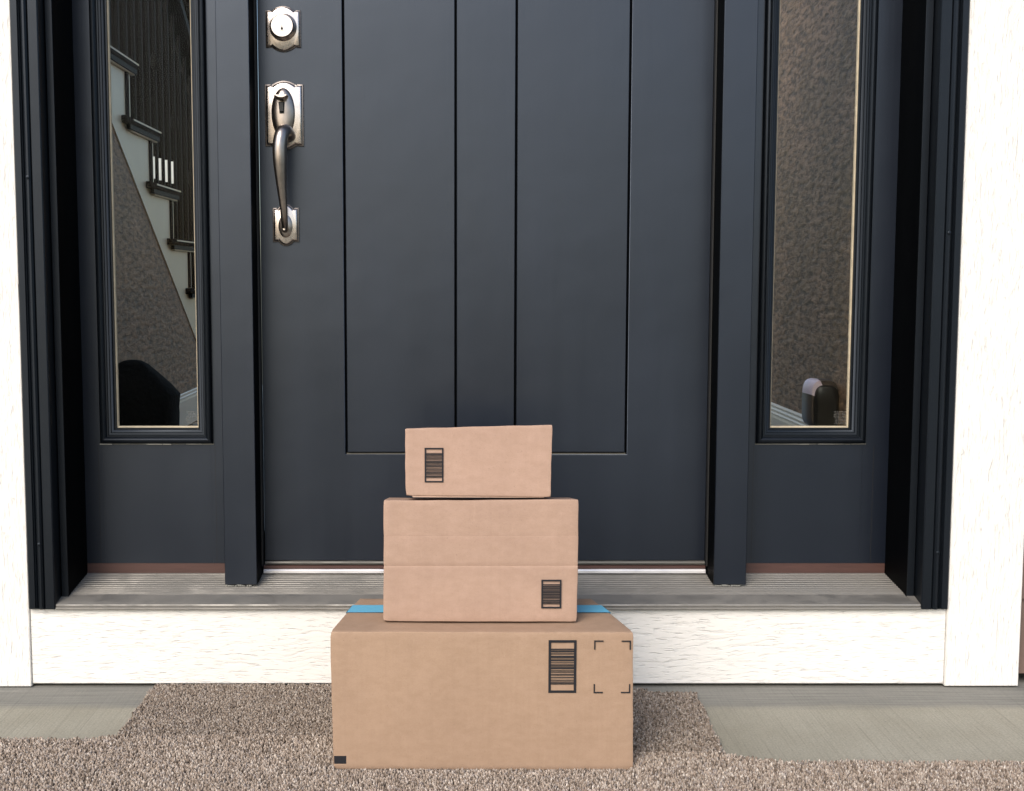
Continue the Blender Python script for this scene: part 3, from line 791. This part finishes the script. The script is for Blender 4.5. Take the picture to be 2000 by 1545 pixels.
for i in range(7):
    for j in range(3):
        y = RY[i] - .286 + .055 + j * .095
        z = TZ[i]; hh = .90 - (y - (RY[i] - .286)) * .61
        m = MB(); m.box(-1.026, -1.016, y - .009, y + .009, z, z + hh)
        if j == 1: m.disc_stack(-1.021, z + .42, [(.011, .022, y - .011), (.016, .034, y), (.011, .022, y + .011)], 10)
        m.build('baluster', 'bar_black', st, bevel=.003)
m = MB(); ya, yb_ = 3.2, 5.2
zr = lambda y: 1.64 - (y - 4.653) * .60
sec = [(-.035, .0), (-.035, .03), (-.02, .05), (.02, .05), (.035, .03), (.035, 0), (.02, -.02), (-.02, -.02)]
m.loft([[(-1.02 + a, ya, zr(ya) + b_ + .14) for a, b_ in sec], [(-1.02 + a, yb_, zr(yb_) + b_ + .14) for a, b_ in sec]])
m.build('handrail', 'bar_black', st, smooth=True)
# small white window with bars far behind the balusters
t = thing('window_blind', 'small white upright slats glimpsed between the balusters', 'blind', (-1.46, 6.40, 1.28))
for j in range(4):
    x = -1.512 + j * .031; m = MB(); m.box(x, x + .018, 6.392, 6.405, 1.285 - j * .008, 1.392 - j * .008); m.build('slat', plain('white_slat_paint', (.9, .9, .85)), t)

# black bag: soft upright silhouette
m = MB(); n_ = 24; rings = []
prof = [(.00, .110, .075), (.02, .120, .085), (.10, .124, .092), (.18, .122, .090), (.235, .120, .086), (.262, .100, .074), (.295, .066, .052), (.318, .040, .034), (.328, .022, .020), (.330, .008, .008)]
for z, rx, ry in prof:
    ring = []
    for q_ in range(n_):
        a = 2 * math.pi * q_ / n_; cc, ss = math.cos(a), math.sin(a)
        ex = .45; px = abs(cc) ** ex * (1 if cc > 0 else -1); py = abs(ss) ** ex * (1 if ss > 0 else -1)
        wob = 1 + .022 * math.sin(3 * a + z * 30) + .014 * math.sin(7 * a + z * 55)
        ring.append((-.888 + z * .05 + px * rx * wob, 3.42 + py * ry * wob, .246 + z))
    rings.append(ring)
m.loft(rings)
bag = thing('bag', 'slumped black bag on the hall floor in the left window', 'bag', (-.88, 3.42, .246))
m.build('bag_body', 'bag', bag, smooth=True)
m = MB(); pts = [(-.925, 3.335, .46), (-.90, 3.322, .42), (-.88, 3.318, .36), (-.885, 3.320, .30)]; pts = crv(pts, 4); m.tube(pts, .006, 8); m.build('strap', 'bar_black', bag, smooth=True)

# rounded plug-in device on the right hall wall
dv = thing('wall_device', 'rounded brown and pale pink device low on the right hall wall', 'wall device', (1.0, 3.56, .44))
def rr_ring(x, yc, zc, hy, hz_, n_=32, p=.55):
    return [(x, yc + hy * (abs(math.cos(a)) ** p) * (1 if math.cos(a) > 0 else -1), zc + hz_ * (abs(math.sin(a)) ** p) * (1 if math.sin(a) > 0 else -1)) for a in [2 * math.pi * k / n_ for k in range(n_)]]
def yr_ring(y, xc, zc, hx, hz_, n_=32, p=.5):
    return [(xc + hx * (abs(math.cos(a)) ** p) * (1 if math.cos(a) > 0 else -1), y, zc + hz_ * (abs(math.sin(a)) ** p) * (1 if math.sin(a) > 0 else -1)) for a in [2 * math.pi * k / n_ for k in range(n_)]]
m = MB(); m.loft([yr_ring(3.545, 1.006, .452, .034, .055), yr_ring(3.53, 1.006, .452, .040, .066), yr_ring(3.475, 1.007, .452, .040, .068), yr_ring(3.455, 1.009, .452, .036, .064)]); sh = m.build('shell', plain('brown_translucent_plastic', (.10, .075, .06), .3), dv, smooth=True)
m = MB(); m.loft([yr_ring(3.4545, 1.012, .440, .034, .064), yr_ring(3.445, 1.012, .440, .032, .062), yr_ring(3.440, 1.012, .440, .026, .054)]); m.build('front_cover', 'dark_shell', dv, smooth=True)
m = MB(); rng = [yr_ring(y, xc, .452, hx + .0012, hz__ + .0012, 40) for y, xc, hx, hz__ in ((3.525, 1.006, .040, .066), (3.475, 1.007, .040, .068), (3.4535, 1.009, .036, .064), (3.4530, 1.011, .026, .052))]
seg_ = range(11, 20); vs = [p for ring in rng for p in [ring[k] for k in seg_]]; ns = len(seg_)
m.add(vs, [(a * ns + b_, a * ns + b_ + 1, (a + 1) * ns + b_ + 1, (a + 1) * ns + b_) for a in range(3) for b_ in range(ns - 1)])
m.build('pale_cap', 'shell', sh, smooth=True)
